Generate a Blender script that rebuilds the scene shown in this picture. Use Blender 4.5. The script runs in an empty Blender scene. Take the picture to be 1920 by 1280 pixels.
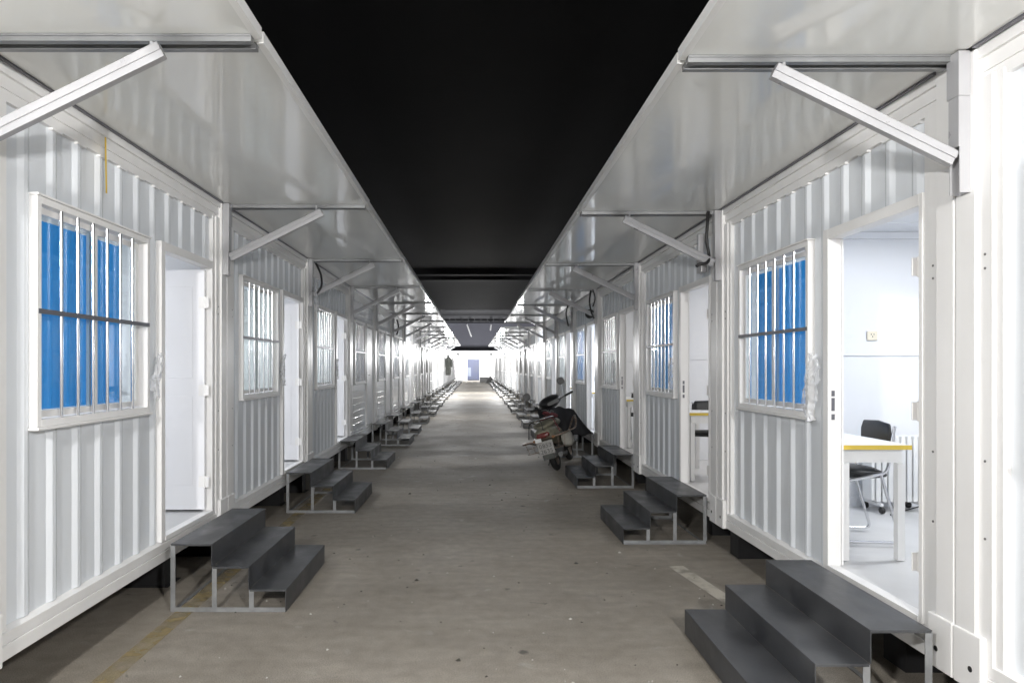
import bpy, math, random
from mathutils import Vector, Matrix
R = math.radians
rnd = random.Random(7)
sc = bpy.context.scene
col = sc.collection

# ------------------------------------------------------------------ camera
CAMZ = 1.65
cam_d = bpy.data.cameras.new('camera')
cam_d.sensor_width = 36.0
cam_d.lens = 24.0
cam_d.shift_x = 0.0365
cam_d.shift_y = 0.025
cam_d.clip_start = 0.05
cam_d.clip_end = 600
cam = bpy.data.objects.new('camera', cam_d)
cam.location = (0, 0, CAMZ)
cam.rotation_euler = (R(90), 0, 0)
col.objects.link(cam)
sc.camera = cam

# ------------------------------------------------------------------ world: night
w = bpy.data.worlds.new('World')
sc.world = w
w.use_nodes = True
bg = w.node_tree.nodes['Background']
bg.inputs['Color'].default_value = (0.75, 0.85, 1.0, 1)
bg.inputs['Strength'].default_value = 0.006
sc.view_settings.view_transform = 'Standard'
sc.view_settings.look = 'None'
sc.view_settings.exposure = 0.45
sc.view_settings.gamma = 1.0
sc.cycles.use_denoising = True
sc.cycles.max_bounces = 10
sc.cycles.diffuse_bounces = 5
sc.cycles.glossy_bounces = 4
sc.cycles.sample_clamp_indirect = 6.0
sc.cycles.blur_glossy = 0.5

def lamp(name, kind, loc, power, color=(1, 1, 1), size=0.2, size_y=None, rot=(0, 0, 0), parent=None, spread=None):
    d = bpy.data.lights.new(name, kind)
    d.energy = power
    d.color = color
    if kind == 'AREA':
        d.shape = 'RECTANGLE'
        d.size = size
        d.size_y = size_y or size
        if spread: d.spread = spread
    else:
        d.shadow_soft_size = size
    o = bpy.data.objects.new(name, d)
    o.location = loc
    o.rotation_euler = rot
    col.objects.link(o)
    if parent: o.parent = parent
    return o

# ------------------------------------------------------------------ mesh helper
class MB:
    def __init__(s): s.v = []; s.f = []; s.m = []
    def poly(s, pts, mi=0):
        b = len(s.v); s.v += [tuple(p) for p in pts]; s.f.append(tuple(range(b, b + len(pts)))); s.m.append(mi)
    def box(s, x0, x1, y0, y1, z0, z1, mi=0):
        if x0 > x1: x0, x1 = x1, x0
        if y0 > y1: y0, y1 = y1, y0
        if z0 > z1: z0, z1 = z1, z0
        b = len(s.v)
        s.v += [(x, y, z) for x in (x0, x1) for y in (y0, y1) for z in (z0, z1)]
        for f in ((0,1,3,2),(4,6,7,5),(0,4,5,1),(2,3,7,6),(0,2,6,4),(1,5,7,3)):
            s.f.append(tuple(b + i for i in f)); s.m.append(mi)
        return s
    def prism(s, prof, p0, p1, up=(0, 0, 1), mi=0, cap=True):
        """extrude closed 2D profile (a: side, b: up) from p0 to p1"""
        p0 = Vector(p0); p1 = Vector(p1)
        d = (p1 - p0).normalized()
        side = d.cross(Vector(up)).normalized(); u = side.cross(d)
        b = len(s.v); n = len(prof)
        for p in (p0, p1):
            for a, c in prof: s.v.append(tuple(p + side * a + u * c))
        for i in range(n):
            j = (i + 1) % n
            s.f.append((b + i, b + j, b + n + j, b + n + i)); s.m.append(mi)
        if cap:
            s.f.append(tuple(b + i for i in reversed(range(n)))); s.m.append(mi)
            s.f.append(tuple(b + n + i for i in range(n))); s.m.append(mi)
        return s
    def tube(s, pts, r, n=8, mi=0, cap=True):
        pts = [Vector(p) for p in pts]; N = len(pts)
        rs = r if isinstance(r, (list, tuple)) else [r] * N
        b = len(s.v); prev = None
        for i, p in enumerate(pts):
            d = (pts[min(i + 1, N - 1)] - pts[max(i - 1, 0)]).normalized()
            if prev is None:
                a = Vector((0, 0, 1)) if abs(d.z) < .9 else Vector((1, 0, 0))
                u = d.cross(a).normalized()
            else:
                u = (prev - d * prev.dot(d)).normalized()
            prev = u; v = d.cross(u)
            for k in range(n):
                t = 2 * math.pi * k / n
                s.v.append(tuple(p + (u * math.cos(t) + v * math.sin(t)) * rs[i]))
        for i in range(N - 1):
            for k in range(n):
                j = (k + 1) % n
                s.f.append((b + i*n + k, b + i*n + j, b + (i+1)*n + j, b + (i+1)*n + k)); s.m.append(mi)
        if cap:
            s.f.append(tuple(b + k for k in reversed(range(n)))); s.m.append(mi)
            s.f.append(tuple(b + (N-1)*n + k for k in range(n))); s.m.append(mi)
        return s
    def loft(s, rings, n=16, mi=0, p=2.0):
        """rings: (centre, half width x, half height z) along roughly y; superellipse exponent p"""
        b = len(s.v)
        for c, rx, rz in rings:
            for k in range(n):
                t = 2 * math.pi * k / n
                cx, sx = math.cos(t), math.sin(t)
                s.v.append((c[0] + rx * math.copysign(abs(cx) ** (2/p), cx), c[1], c[2] + rz * math.copysign(abs(sx) ** (2/p), sx)))
        N = len(rings)
        for i in range(N - 1):
            for k in range(n):
                j = (k + 1) % n
                s.f.append((b + i*n + k, b + i*n + j, b + (i+1)*n + j, b + (i+1)*n + k)); s.m.append(mi)
        s.f.append(tuple(b + k for k in reversed(range(n)))); s.m.append(mi)
        s.f.append(tuple(b + (N-1)*n + k for k in range(n))); s.m.append(mi)
        return s
    def lathe(s, prof, c, axis='z', n=20, mi=0):
        b = len(s.v); N = len(prof)
        for r, h in prof:
            for k in range(n):
                t = 2 * math.pi * k / n; a, q = r * math.cos(t), r * math.sin(t)
                s.v.append({'z': (c[0]+a, c[1]+q, c[2]+h), 'x': (c[0]+h, c[1]+a, c[2]+q), 'y': (c[0]+a, c[1]+h, c[2]+q)}[axis])
        for i in range(N - 1):
            for k in range(n):
                j = (k + 1) % n
                s.f.append((b + i*n + k, b + i*n + j, b + (i+1)*n + j, b + (i+1)*n + k)); s.m.append(mi)
        return s
    def mesh(s, name, mats, smooth=None):
        me = bpy.data.meshes.new(name)
        me.from_pydata(s.v, [], s.f)
        for m in (mats if isinstance(mats, (list, tuple)) else [mats]): me.materials.append(m)
        me.polygons.foreach_set('material_index', s.m)
        if smooth:
            me.polygons.foreach_set('use_smooth', [True] * len(s.f))
            me.set_sharp_from_angle(angle=R(smooth))
        me.update()
        import bmesh
        bm = bmesh.new(); bm.from_mesh(me)
        bmesh.ops.recalc_face_normals(bm, faces=bm.faces)
        bm.to_mesh(me); bm.free()
        return me

def put(name, me, parent=None, loc=(0, 0, 0), bevel=0):
    o = bpy.data.objects.new(name, me)
    col.objects.link(o)
    if parent: o.parent = parent
    o.location = loc
    if bevel:
        b = o.modifiers.new('bevel', 'BEVEL'); b.width = bevel; b.segments = 2; b.limit_method = 'ANGLE'; b.angle_limit = R(50)
    return o

def thing(name, label, cat, loc=(0, 0, 0), rotz=0, group=None):
    o = bpy.data.objects.new(name, None); col.objects.link(o)
    o.empty_display_size = .2
    o.location = loc; o.rotation_euler = (0, 0, rotz)
    return tag(o, label, cat, group)
def tag(o, label, cat, group=None):
    o['label'] = label; o['category'] = cat
    if group: o['group'] = group
    return o

# ------------------------------------------------------------------ materials
def mat(name, color, rough=.5, metal=0, noise=0, nscale=6, bump=0, bscale=40, coat=0, spec=.5, stretch=(1, 1, 1), rvar=0, color2=None, trans=0, emit=0):
    m = bpy.data.materials.new(name); m.use_nodes = True
    nt = m.node_tree; p = nt.nodes['Principled BSDF']
    p.inputs['Base Color'].default_value = (*color, 1)
    p.inputs['Roughness'].default_value = rough
    p.inputs['Metallic'].default_value = metal
    p.inputs['Specular IOR Level'].default_value = spec
    p.inputs['Coat Weight'].default_value = coat
    p.inputs['Coat Roughness'].default_value = .08
    p.inputs['Transmission Weight'].default_value = trans
    if emit:
        p.inputs['Emission Color'].default_value = (*color, 1); p.inputs['Emission Strength'].default_value = emit
    if noise or bump or rvar:
        tc = nt.nodes.new('ShaderNodeTexCoord'); mp = nt.nodes.new('ShaderNodeMapping')
        mp.inputs['Scale'].default_value = stretch
        geo = nt.nodes.new('ShaderNodeNewGeometry')
        nt.links.new(geo.outputs['Position'], mp.inputs['Vector'])
        nz = nt.nodes.new('ShaderNodeTexNoise'); nz.inputs['Scale'].default_value = nscale; nz.inputs['Detail'].default_value = 6
        nt.links.new(mp.outputs['Vector'], nz.inputs['Vector'])
        if noise:
            mx = nt.nodes.new('ShaderNodeMix'); mx.data_type = 'RGBA'
            c2 = color2 or tuple(c * (1 - noise) for c in color)
            mx.inputs['A'].default_value = (*c2, 1); mx.inputs['B'].default_value = (*color, 1)
            rp = nt.nodes.new('ShaderNodeValToRGB'); rp.color_ramp.elements[0].position = .28; rp.color_ramp.elements[1].position = .68
            nt.links.new(nz.outputs['Fac'], rp.inputs['Fac']); nt.links.new(rp.outputs['Color'], mx.inputs['Factor'])
            nt.links.new(mx.outputs['Result'], p.inputs['Base Color'])
        if rvar:
            mr = nt.nodes.new('ShaderNodeMapRange'); mr.inputs['From Min'].default_value = .35; mr.inputs['From Max'].default_value = .65
            mr.inputs['To Min'].default_value = max(.02, rough - rvar); mr.inputs['To Max'].default_value = rough + rvar
            nt.links.new(nz.outputs['Fac'], mr.inputs['Value']); nt.links.new(mr.outputs['Result'], p.inputs['Roughness'])
        if bump:
            n2 = nt.nodes.new('ShaderNodeTexNoise'); n2.inputs['Scale'].default_value = bscale; n2.inputs['Detail'].default_value = 3
            nt.links.new(mp.outputs['Vector'], n2.inputs['Vector'])
            bp = nt.nodes.new('ShaderNodeBump'); bp.inputs['Strength'].default_value = bump; bp.inputs['Distance'].default_value = .01
            nt.links.new(n2.outputs['Fac'], bp.inputs['Height']); nt.links.new(bp.outputs['Normal'], p.inputs['Normal'])
    return m

M = {}
M['frame'] = mat('white_frame_paint', (.80, .795, .79), .3, noise=.05, nscale=5, stretch=(1, 1, .35), bump=.04, bscale=3, rvar=.02)
M['wall'] = mat('bluish_white_wall_sheet', (.76, .792, .83), .24, noise=.06, nscale=4, stretch=(1.5, 1.5, .22), bump=.06, bscale=3, rvar=.03)
M['panel'] = mat('smooth_wall_panel', (.72, .74, .77), .2, noise=.03, nscale=1.5, bump=.06, bscale=5, rvar=.06)
M['awning'] = mat('awning_sheet', (.79, .80, .78), .09, noise=.06, nscale=1.2, bump=.05, bscale=1.6, rvar=.03, spec=.8, stretch=(1, .5, 1))
M['trim'] = mat('awning_trim', (.72, .72, .71), .3)
M['channel'] = mat('galvanised_channel', (.26, .265, .27), .4, metal=.6, noise=.2, nscale=8)
M['strut'] = mat('strut_galvanised', (.42, .42, .435), .34, metal=.25, noise=.06, nscale=3, rvar=.08)
M['inner'] = mat('inner_wall_board', (.82, .83, .85), .35, noise=.03, nscale=2)
M['floor'] = mat('cabin_floor', (.62, .62, .62), .35, noise=.1, nscale=3)
M['door'] = mat('door_leaf_paint', (.76, .76, .78), .35, noise=.04, nscale=2)
M['alu'] = mat('window_frame_alu', (.74, .73, .72), .35)
M['steel'] = mat('stainless_bar', (.88, .88, .89), .2, metal=1)
M['dark_steel'] = mat('dark_flat_bar', (.16, .16, .18), .4, metal=.5)
M['blue'] = mat('blue_film', (.05, .36, .85), .3, noise=.06, nscale=3, stretch=(6, 6, .4), bump=.15, bscale=5)
M['blind'] = mat('white_blind', (.86, .86, .84), .6)
def translucent(m, amt):
    nt = m.node_tree; p = nt.nodes['Principled BSDF']; out = nt.nodes['Material Output']
    tr = nt.nodes.new('ShaderNodeBsdfTranslucent'); tr.inputs['Color'].default_value = p.inputs['Base Color'].default_value
    mx = nt.nodes.new('ShaderNodeMixShader'); mx.inputs[0].default_value = amt
    nt.links.new(p.outputs[0], mx.inputs[1]); nt.links.new(tr.outputs[0], mx.inputs[2]); nt.links.new(mx.outputs[0], out.inputs[0])
translucent(M['blue'], .35); translucent(M['blind'], .6)
M['glass'] = mat('window_glass', (.9, .95, 1), .02, trans=1)
# thin glass: reflect/transparent mix so that light passes
def glassmat():
    m = bpy.data.materials.new('thin_window_glass'); m.use_nodes = True; nt = m.node_tree
    nt.nodes.clear()
    o = nt.nodes.new('ShaderNodeOutputMaterial'); mx = nt.nodes.new('ShaderNodeMixShader')
    t = nt.nodes.new('ShaderNodeBsdfTransparent'); g = nt.nodes.new('ShaderNodeBsdfGlossy'); f = nt.nodes.new('ShaderNodeMapRange'); lw = nt.nodes.new('ShaderNodeLayerWeight'); pw = nt.nodes.new('ShaderNodeMath'); pw.operation = 'POWER'; pw.inputs[1].default_value = 4
    nt.links.new(lw.outputs['Facing'], pw.inputs[0]); nt.links.new(pw.outputs[0], f.inputs[0]); f.inputs['To Min'].default_value = .035; f.inputs['To Max'].default_value = .85
    g.inputs['Roughness'].default_value = .03; t.inputs['Color'].default_value = (.9, .94, .95, 1)
    nt.links.new(f.outputs[0], mx.inputs[0]); nt.links.new(t.outputs[0], mx.inputs[1]); nt.links.new(g.outputs[0], mx.inputs[2]); nt.links.new(mx.outputs[0], o.inputs[0])
    return m
M['glass'] = glassmat()
M['step'] = mat('dark_step_steel', (.092, .095, .10), .42, metal=.35, noise=.5, color2=(.042, .044, .05), nscale=6, stretch=(1, .6, 1), rvar=.12, bump=.08, bscale=30)
M['galv'] = mat('galvanised_angle', (.36, .37, .38), .42, metal=.5, noise=.3, nscale=12)
M['rust'] = mat('black_pier_steel', (.022, .022, .024), .6, noise=.4, nscale=9)
M['yellow'] = mat('yellow_edge', (.75, .55, .08), .4)
M['white'] = mat('plain_white', (.80, .80, .79), .4)
M['black'] = mat('black_vinyl', (.012, .012, .013), .45, noise=.3, nscale=20)
M['rubber'] = mat('black_rubber', (.02, .02, .02), .6)
M['chrome'] = mat('chrome', (.75, .75, .77), .1, metal=1)
M['rusty_chrome'] = mat('dull_rusty_chrome', (.48, .42, .37), .3, metal=.8, noise=.5, nscale=30, color2=(.22, .12, .07))
M['olive'] = mat('dusty_olive_body', (.27, .255, .19), .55, noise=.5, nscale=14)
M['seat'] = mat('worn_beige_seat', (.50, .48, .43), .65, noise=.4, nscale=10)
M['red'] = mat('red_lens', (.16, .035, .03), .25)
M['maroon'] = mat('maroon_cloth', (.22, .05, .06), .8, noise=.6, nscale=40)
M['cloth'] = mat('black_padded_cloth', (.018, .018, .022), .7, noise=.4, nscale=8, bump=.4, bscale=18)
M['plate'] = mat('licence_plate', (.40, .39, .37), .45, noise=.3, nscale=25)
M['plate_ink'] = mat('plate_letters', (.10, .10, .10), .5)
M['mudgreen'] = mat('dusty_grey_plastic', (.09, .095, .085), .6, noise=.4, nscale=15)
M['grey'] = mat('grey_plastic', (.17, .17, .17), .5, noise=.2)
M['darkcoat'] = mat('dark_coat_cloth', (.2, .21, .19), .8, noise=.4, nscale=9)
M['lampbody'] = mat('lamp_housing', (.7, .7, .7), .4)
M['glow'] = mat('lit_lamp_tube', (1, 1, 1), .4, emit=14)
M['yel_tape'] = mat('yellow_tape', (.75, .52, .06), .5)
def wrapmat():
    m = mat('crumpled_plastic', (.72, .74, .78), .15, bump=.5, bscale=35)
    m.node_tree.nodes['Principled BSDF'].inputs['Alpha'].default_value = .30
    return m
M['wrap'] = wrapmat()
M['bluedoor'] = mat('blue_grey_door_glass', (.02, .03, .085), .5, noise=.3, nscale=1.2, color2=(.03, .038, .075))
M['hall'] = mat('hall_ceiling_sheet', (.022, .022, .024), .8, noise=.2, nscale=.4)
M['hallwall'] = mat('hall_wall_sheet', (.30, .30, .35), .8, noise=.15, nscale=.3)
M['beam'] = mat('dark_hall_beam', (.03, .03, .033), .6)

def groundmat():
    m = bpy.data.materials.new('worn_concrete'); m.use_nodes = True; nt = m.node_tree; p = nt.nodes['Principled BSDF']
    geo = nt.nodes.new('ShaderNodeNewGeometry'); L = nt.links.new
    def noise(scale, detail=6, dist=0, vec=None):
        n = nt.nodes.new('ShaderNodeTexNoise'); n.inputs['Scale'].default_value = scale; n.inputs['Detail'].default_value = detail; n.inputs['Distortion'].default_value = dist
        L(vec or geo.outputs['Position'], n.inputs['Vector']); return n.outputs['Fac']
    def ramp(f, stops):
        r = nt.nodes.new('ShaderNodeValToRGB'); e = r.color_ramp.elements
        e[0].position, e[0].color = stops[0][0], (*stops[0][1], 1); e[1].position, e[1].color = stops[-1][0], (*stops[-1][1], 1)
        for pos, c in stops[1:-1]:
            q = e.new(pos); q.color = (*c, 1)
        L(f, r.inputs['Fac']); return r.outputs['Color']
    def mix(a, b, fac, mode='MULTIPLY'):
        x = nt.nodes.new('ShaderNodeMix'); x.data_type = 'RGBA'; x.blend_type = mode
        if isinstance(fac, float): x.inputs['Factor'].default_value = fac
        else: L(fac, x.inputs['Factor'])
        for s, i in ((a, 'A'), (b, 'B')):
            if isinstance(s, tuple): x.inputs[i].default_value = (*s, 1)
            else: L(s, x.inputs[i])
        return x.outputs['Result']
    g = lambda v: (v, v, v)
    base = ramp(noise(.55, 8, .5), [(.3, (.225, .200, .166)), (.5, (.285, .256, .217)), (.7, (.325, .294, .253))])
    fine = ramp(noise(11, 12), [(.3, g(.84)), (.7, g(1.07))])
    c = mix(base, fine, .9)
    grit = ramp(noise(150, 5), [(.35, g(.66)), (.62, g(1.22))])
    c = mix(c, grit, .8)
    mp = nt.nodes.new('ShaderNodeMapping'); mp.inputs['Scale'].default_value = (1, 4.0, 1); L(geo.outputs['Position'], mp.inputs['Vector'])
    streak = ramp(noise(2.2, 8, .3, mp.outputs['Vector']), [(.35, g(.88)), (.65, g(1.05))])
    c = mix(c, streak, .8)
    spots = ramp(noise(5.5, 3, .8), [(.70, g(0)), (.76, g(1))])
    c = mix(c, (.13, .12, .105), spots, 'MIX')
    pale = ramp(noise(3.1, 7, 1.0), [(.66, g(0)), (.74, g(.55))])
    c = mix(c, (.40, .39, .36), pale, 'MIX')
    vo = nt.nodes.new('ShaderNodeTexVoronoi'); vo.inputs['Scale'].default_value = 2.6; vo.inputs['Randomness'].default_value = 1; L(geo.outputs['Position'], vo.inputs['Vector'])
    flecks = ramp(vo.outputs['Distance'], [(.018, g(1)), (.028, g(0))])
    c = mix(c, (.55, .54, .50), flecks, 'MIX')
    v2 = nt.nodes.new('ShaderNodeTexVoronoi'); v2.inputs['Scale'].default_value = 1.3; v2.inputs['Randomness'].default_value = 1
    mp2 = nt.nodes.new('ShaderNodeMapping'); mp2.inputs['Location'].default_value = (.3, .7, 0); L(geo.outputs['Position'], mp2.inputs['Vector'])
    nd = nt.nodes.new('ShaderNodeTexNoise'); nd.inputs['Scale'].default_value = 25; L(mp2.outputs['Vector'], nd.inputs['Vector'])
    ad = nt.nodes.new('ShaderNodeMixRGB'); ad.inputs['Fac'].default_value = .04; L(mp2.outputs['Vector'], ad.inputs['Color1']); L(nd.outputs['Color'], ad.inputs['Color2'])
    L(ad.outputs['Color'], v2.inputs['Vector'])
    blots = ramp(v2.outputs['Distance'], [(.02, g(.9)), (.05, g(0))])
    c = mix(c, (.07, .065, .06), blots, 'MIX')
    L(c, p.inputs['Base Color'])
    rr = nt.nodes.new('ShaderNodeMapRange'); rr.inputs['To Min'].default_value = .48; rr.inputs['To Max'].default_value = .8
    L(noise(1.4, 5), rr.inputs['Value']); L(rr.outputs['Result'], p.inputs['Roughness'])
    bp = nt.nodes.new('ShaderNodeBump'); bp.inputs['Strength'].default_value = .35; bp.inputs['Distance'].default_value = .006
    L(noise(70, 6), bp.inputs['Height']); L(bp.outputs['Normal'], p.inputs['Normal'])
    return m
def paintmat(name, color, cover=.5):
    """worn road paint: paint where noise is high, otherwise transparent"""
    m = bpy.data.materials.new(name); m.use_nodes = True; nt = m.node_tree; p = nt.nodes['Principled BSDF']; L = nt.links.new
    p.inputs['Base Color'].default_value = (*color, 1); p.inputs['Roughness'].default_value = .65
    geo = nt.nodes.new('ShaderNodeNewGeometry')
    n = nt.nodes.new('ShaderNodeTexNoise'); n.inputs['Scale'].default_value = 7; n.inputs['Detail'].default_value = 9
    L(geo.outputs['Position'], n.inputs['Vector'])
    r = nt.nodes.new('ShaderNodeValToRGB'); r.color_ramp.elements[0].position = cover - .22; r.color_ramp.elements[1].position = cover + .22
    r.color_ramp.elements[0].color = (.05, .05, .05, 1); r.color_ramp.elements[1].color = (.85, .85, .85, 1)
    L(n.outputs['Fac'], r.inputs['Fac']); L(r.outputs['Color'], p.inputs['Alpha'])
    return m

# ------------------------------------------------------------------ ground
P = 3.01
XW = 2.17
b = MB(); b.poly([(-60, -30, 0), (60, -30, 0), (60, 140, 0), (-60, 140, 0)])
g = put('ground', b.mesh('ground', groundmat())); g['kind'] = 'structure'
b = MB()
b.poly([(-1.97, -2, .004), (-1.85, -2, .004), (-1.93, 9.5, .004), (-2.05, 9.5, .004)])
o = put('painted_line', b.mesh('painted_line', paintmat('worn_yellow_paint', (.36, .28, .13), .50))); o['kind'] = 'structure'
b = MB(); b.poly([(1.60, 5.66, .004), (1.73, 5.66, .004), (1.86, 4.75, .004), (1.74, 4.75, .004)])
o = put('painted_dash', b.mesh('painted_dash', paintmat('worn_pale_paint', (.56, .52, .45), .33))); o['kind'] = 'structure'

lr = random.Random(11); b = MB()
for i in range(420):
    y = 2.6 + 22 * lr.random() ** 1.6; x = lr.uniform(-1.9, 1.9); q = lr.uniform(.003, .010) if lr.random() < .93 else lr.uniform(.012, .022)
    n = 5; a0 = lr.random() * 6; top = (x + lr.uniform(-q, q) * .3, y, .003 + q * .6); ring = [(x + q * lr.uniform(.6, 1.3) * math.cos(a0 + k_ * 1.2566), y + q * lr.uniform(.6, 1.3) * math.sin(a0 + k_ * 1.2566), .001) for k_ in range(n)]
    mi = 0 if lr.random() < .6 else 1
    for k_ in range(n): b.poly([ring[k_], ring[(k_ + 1) % n], top], mi)
o = put('grit', b.mesh('grit', [mat('dark_crumb', (.06, .055, .045), .8), mat('pale_crumb', (.5, .48, .44), .7)])); o['kind'] = 'stuff'

# ------------------------------------------------------------------ container cabins
# local frame: +x faces the lane, y along the row; v = distance from the joint on the door's side; y = P/2 - v
V = lambda v: P / 2 - v
ZB, ZR, ZS, ZT = .292, .43, .45, 3.06
D0, D1, DZ = .28, 1.14, 2.47
W0, W1, WZ0, WZ1 = 1.38, 2.56, 1.35, 2.506
cache = {}
def cached(key, fn):
    if key not in cache: cache[key] = fn()
    return cache[key]

def corr_profile(v0, v1, pitch=.225, vb=.075, hi=-.034, lo=-.048):
    """(v, w) points of the corrugated sheet between v0 and v1"""
    pts = []
    k = math.floor((v0 - vb) / pitch) - 1
    raw = []
    while vb + k * pitch < v1 + pitch:
        s = vb + k * pitch
        raw += [(s, lo), (s + .034, hi), (s + .060, hi), (s + .094, lo)]
        k += 1
    def at(v):
        for (a, wa), (c, wc) in zip(raw, raw[1:]):
            if a <= v <= c: return wa + (wc - wa) * ((v - a) / (c - a) if c > a else 0)
        return lo
    pts = [(v0, at(v0))] + [q for q in raw if v0 + 1e-4 < q[0] < v1 - 1e-4] + [(v1, at(v1))]
    return pts

REG = [(.25, 1.20, 2.53, 2.90), (1.20, W0, ZR, 2.90), (W0, W1, WZ1, 2.90), (W0, W1, ZR, WZ0), (W1, P - .25, ZR, 2.90)]
def wall_corr():
    b = MB()
    for v0, v1, z0, z1 in REG:
        pr = corr_profile(v0, v1)
        for (a, wa), (c, wc) in zip(pr, pr[1:]):
            b.poly([(wa, V(a), z0), (wc, V(c), z0), (wc, V(c), z1), (wa, V(a), z1)])
        # back sheet gives the wall thickness
        b.poly([(-.075, V(v0), z0), (-.075, V(v1), z0), (-.075, V(v1), z1), (-.075, V(v0), z1)], 1)
    return b.mesh('wall_sheet', [M['wall'], M['inner']])
def wall_flat():
    b = MB()
    for v0, v1, z0, z1 in REG:
        z = z0
        pts = [(z0, -.034)]
        k = math.ceil(z0 / .12)
        while k * .12 < z1 - .01:
            q = k * .12; pts += [(q - .006, -.034), (q, -.040), (q + .006, -.034)]; k += 1
        pts.append((z1, -.034))
        pts = [p_ for p_ in pts if z0 <= p_[0] <= z1]
        for (za, wa), (zc, wc) in zip(pts, pts[1:]):
            b.poly([(wa, V(v0), za), (wa, V(v1), za), (wc, V(v1), zc), (wc, V(v0), zc)])
        b.poly([(-.075, V(v0), z0), (-.075, V(v1), z0), (-.075, V(v1), z1), (-.075, V(v0), z1)], 1)
    return b.mesh('wall_panel', [M['panel'], M['inner']])

def post_mesh(side):
    # side 0: near v=0; side 1: near v=P
    s = (lambda v: V(v)) if side == 0 else (lambda v: V(P - v))
    b = MB()
    b.box(-.16, .012, s(.006), s(.125), ZB + .02, ZT - .01)
    b.box(-.14, -.004, s(.125), s(.205), ZR - .02, ZT - .14)
    b.box(-.12, -.016, s(.205), s(.25), ZR - .02, ZT - .14)
    return b.mesh('corner_post', M['frame'])
def casting_mesh(side, top):
    s = (lambda v: V(v)) if side == 0 else (lambda v: V(P - v))
    b = MB()
    if top: b.box(-.17, .020, s(.004), s(.115), ZT - .22, ZT - .004)
    else:
        b.box(-.17, .022, s(.004), s(.17), ZB - .012, ZB + .235)
    return b.mesh('corner_block', M['frame'])
def hole_mesh(side):
    b = MB()
    s = (lambda v: V(v)) if side == 0 else (lambda v: V(P - v))
    b.tube([(.0222, s(.11), ZB + .08), (.0236, s(.11), ZB + .08)], .013, 12)
    return b.mesh('lifting_hole', M['black'])
def bolts_mesh(side, z):
    s = (lambda v: V(v)) if side == 0 else (lambda v: V(P - v))
    b = MB()
    b.tube([(-.003, s(.165), z), (.0, s(.165), z)], .0055, 8)
    return b.mesh('bolt', M['grey'])
def rail_bottom():
    b = MB(); a, c = V(.125), V(P - .125)
    b.box(-.15, -.002, a, c, ZB, .36)
    b.box(-.15, -.012, a, c, .3605, .372)
    b.box(-.15, -.006, a, c, .3725, .418)
    b.poly([(-.006, a, .418), (-.006, c, .418), (-.06, c, ZR + .004), (-.06, a, ZR + .004)])
    return b.mesh('bottom_rail', M['frame'])
def rail_top():
    b = MB(); a, c = V(.125), V(P - .125)
    b.box(-.15, .004, a, c, 3.005, ZT - .006)
    b.box(-.15, -.014, a, c, 2.945, 3.005)
    b.box(-.15, -.022, a, c, 2.893, 2.945)
    # short caps where each rib meets the rail
    k = 0
    while .075 + k * .225 < P - .35:
        v = .075 + k * .225
        if v > .26: b.box(-.05, -.020, V(v - .004), V(v + .08), 2.882, 2.893)
        k += 1
    return b.mesh('top_rail', M['frame'])
def door_frame():
    b = MB(); w0, w1 = -.09, -.008
    b.box(w0, w1, V(D0 - .028), V(D0), ZR, DZ + .06)
    b.box(w0, w1, V(D1), V(D1 + .06), ZR, DZ + .06)
    b.box(w0, w1, V(D0), V(D1), DZ, DZ + .06)
    b.box(w0 + .02, w1 + .004, V(D0), V(D1), ZR, ZS + .012)
    b.box(w0 - .01, w0, V(D1 - .012), V(D1), ZS + .012, DZ)
    return b.mesh('door_frame', M['frame'])
def strike_mesh():
    b = MB()
    for z0, z1 in ((1.50, 1.535), (1.41, 1.49), (1.355, 1.39)):
        b.box(-.05, -.03, V(D1) - .0005, V(D1) + .0025, z0, z1)
    return b.mesh('strike_plate', M['dark_steel'])
def leaf_mesh():
    # origin at hinge, leaf spans -x when opened 90 degrees
    b = MB(); L = .84
    b.box(-L, -.004, -.022, .022, .02, DZ - ZS - .03)
    for s in (-1, 1):
        b.box(-L + .1, -.1, s * .022, s * .0245, .22, .95)
        b.box(-L + .1, -.1, s * .022, s * .0245, 1.1, 1.85)
    return b.mesh('door', M['door'])
def hinge_mesh():
    b = MB(); b.tube([(0, -.028, -.05), (0, -.028, .05)], .009, 10); b.box(-.05, 0, -.0265, -.023, -.045, .045); b.box(-.002, .035, -.034, -.030, -.045, .045)
    return b.mesh('hinge', M['alu'], 40)
def handle_mesh():
    b = MB(); b.box(-.80, -.765, -.032, -.022, .9, 1.1); b.tube([(-.782, -.03, 1.03), (-.782, -.065, 1.03), (-.67, -.068, 1.03)], .009, 8)
    return b.mesh('door_handle', M['steel'], 40)
def slot_mesh():
    b = MB(); b.box(-.5, -.43, -.0265, -.0225, 1.865, 1.88)
    return b.mesh('peephole', M['dark_steel'])
def win_frame():
    b = MB(); t = .036
    a0, a1 = -.075, -.002
    b.box(a0, a1, V(W0), V(W0 + t), WZ0, WZ1); b.box(a0, a1, V(W1 - t), V(W1), WZ0, WZ1)
    b.box(a0, a1, V(W0 + t), V(W1 - t), WZ1 - t, WZ1); b.box(a0, a1, V(W0 + t), V(W1 - t), WZ0, WZ0 + t)
    b.box(a0, a1 + .014, V(W0 - .012), V(W1 + .012), WZ0 - .016, WZ0 - .0005)
    b.box(a0, a1 + .010, V(W0 - .008), V(W1 + .008), WZ1 + .0005, WZ1 + .012)
    return b.mesh('window_frame', M['frame'])
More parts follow.
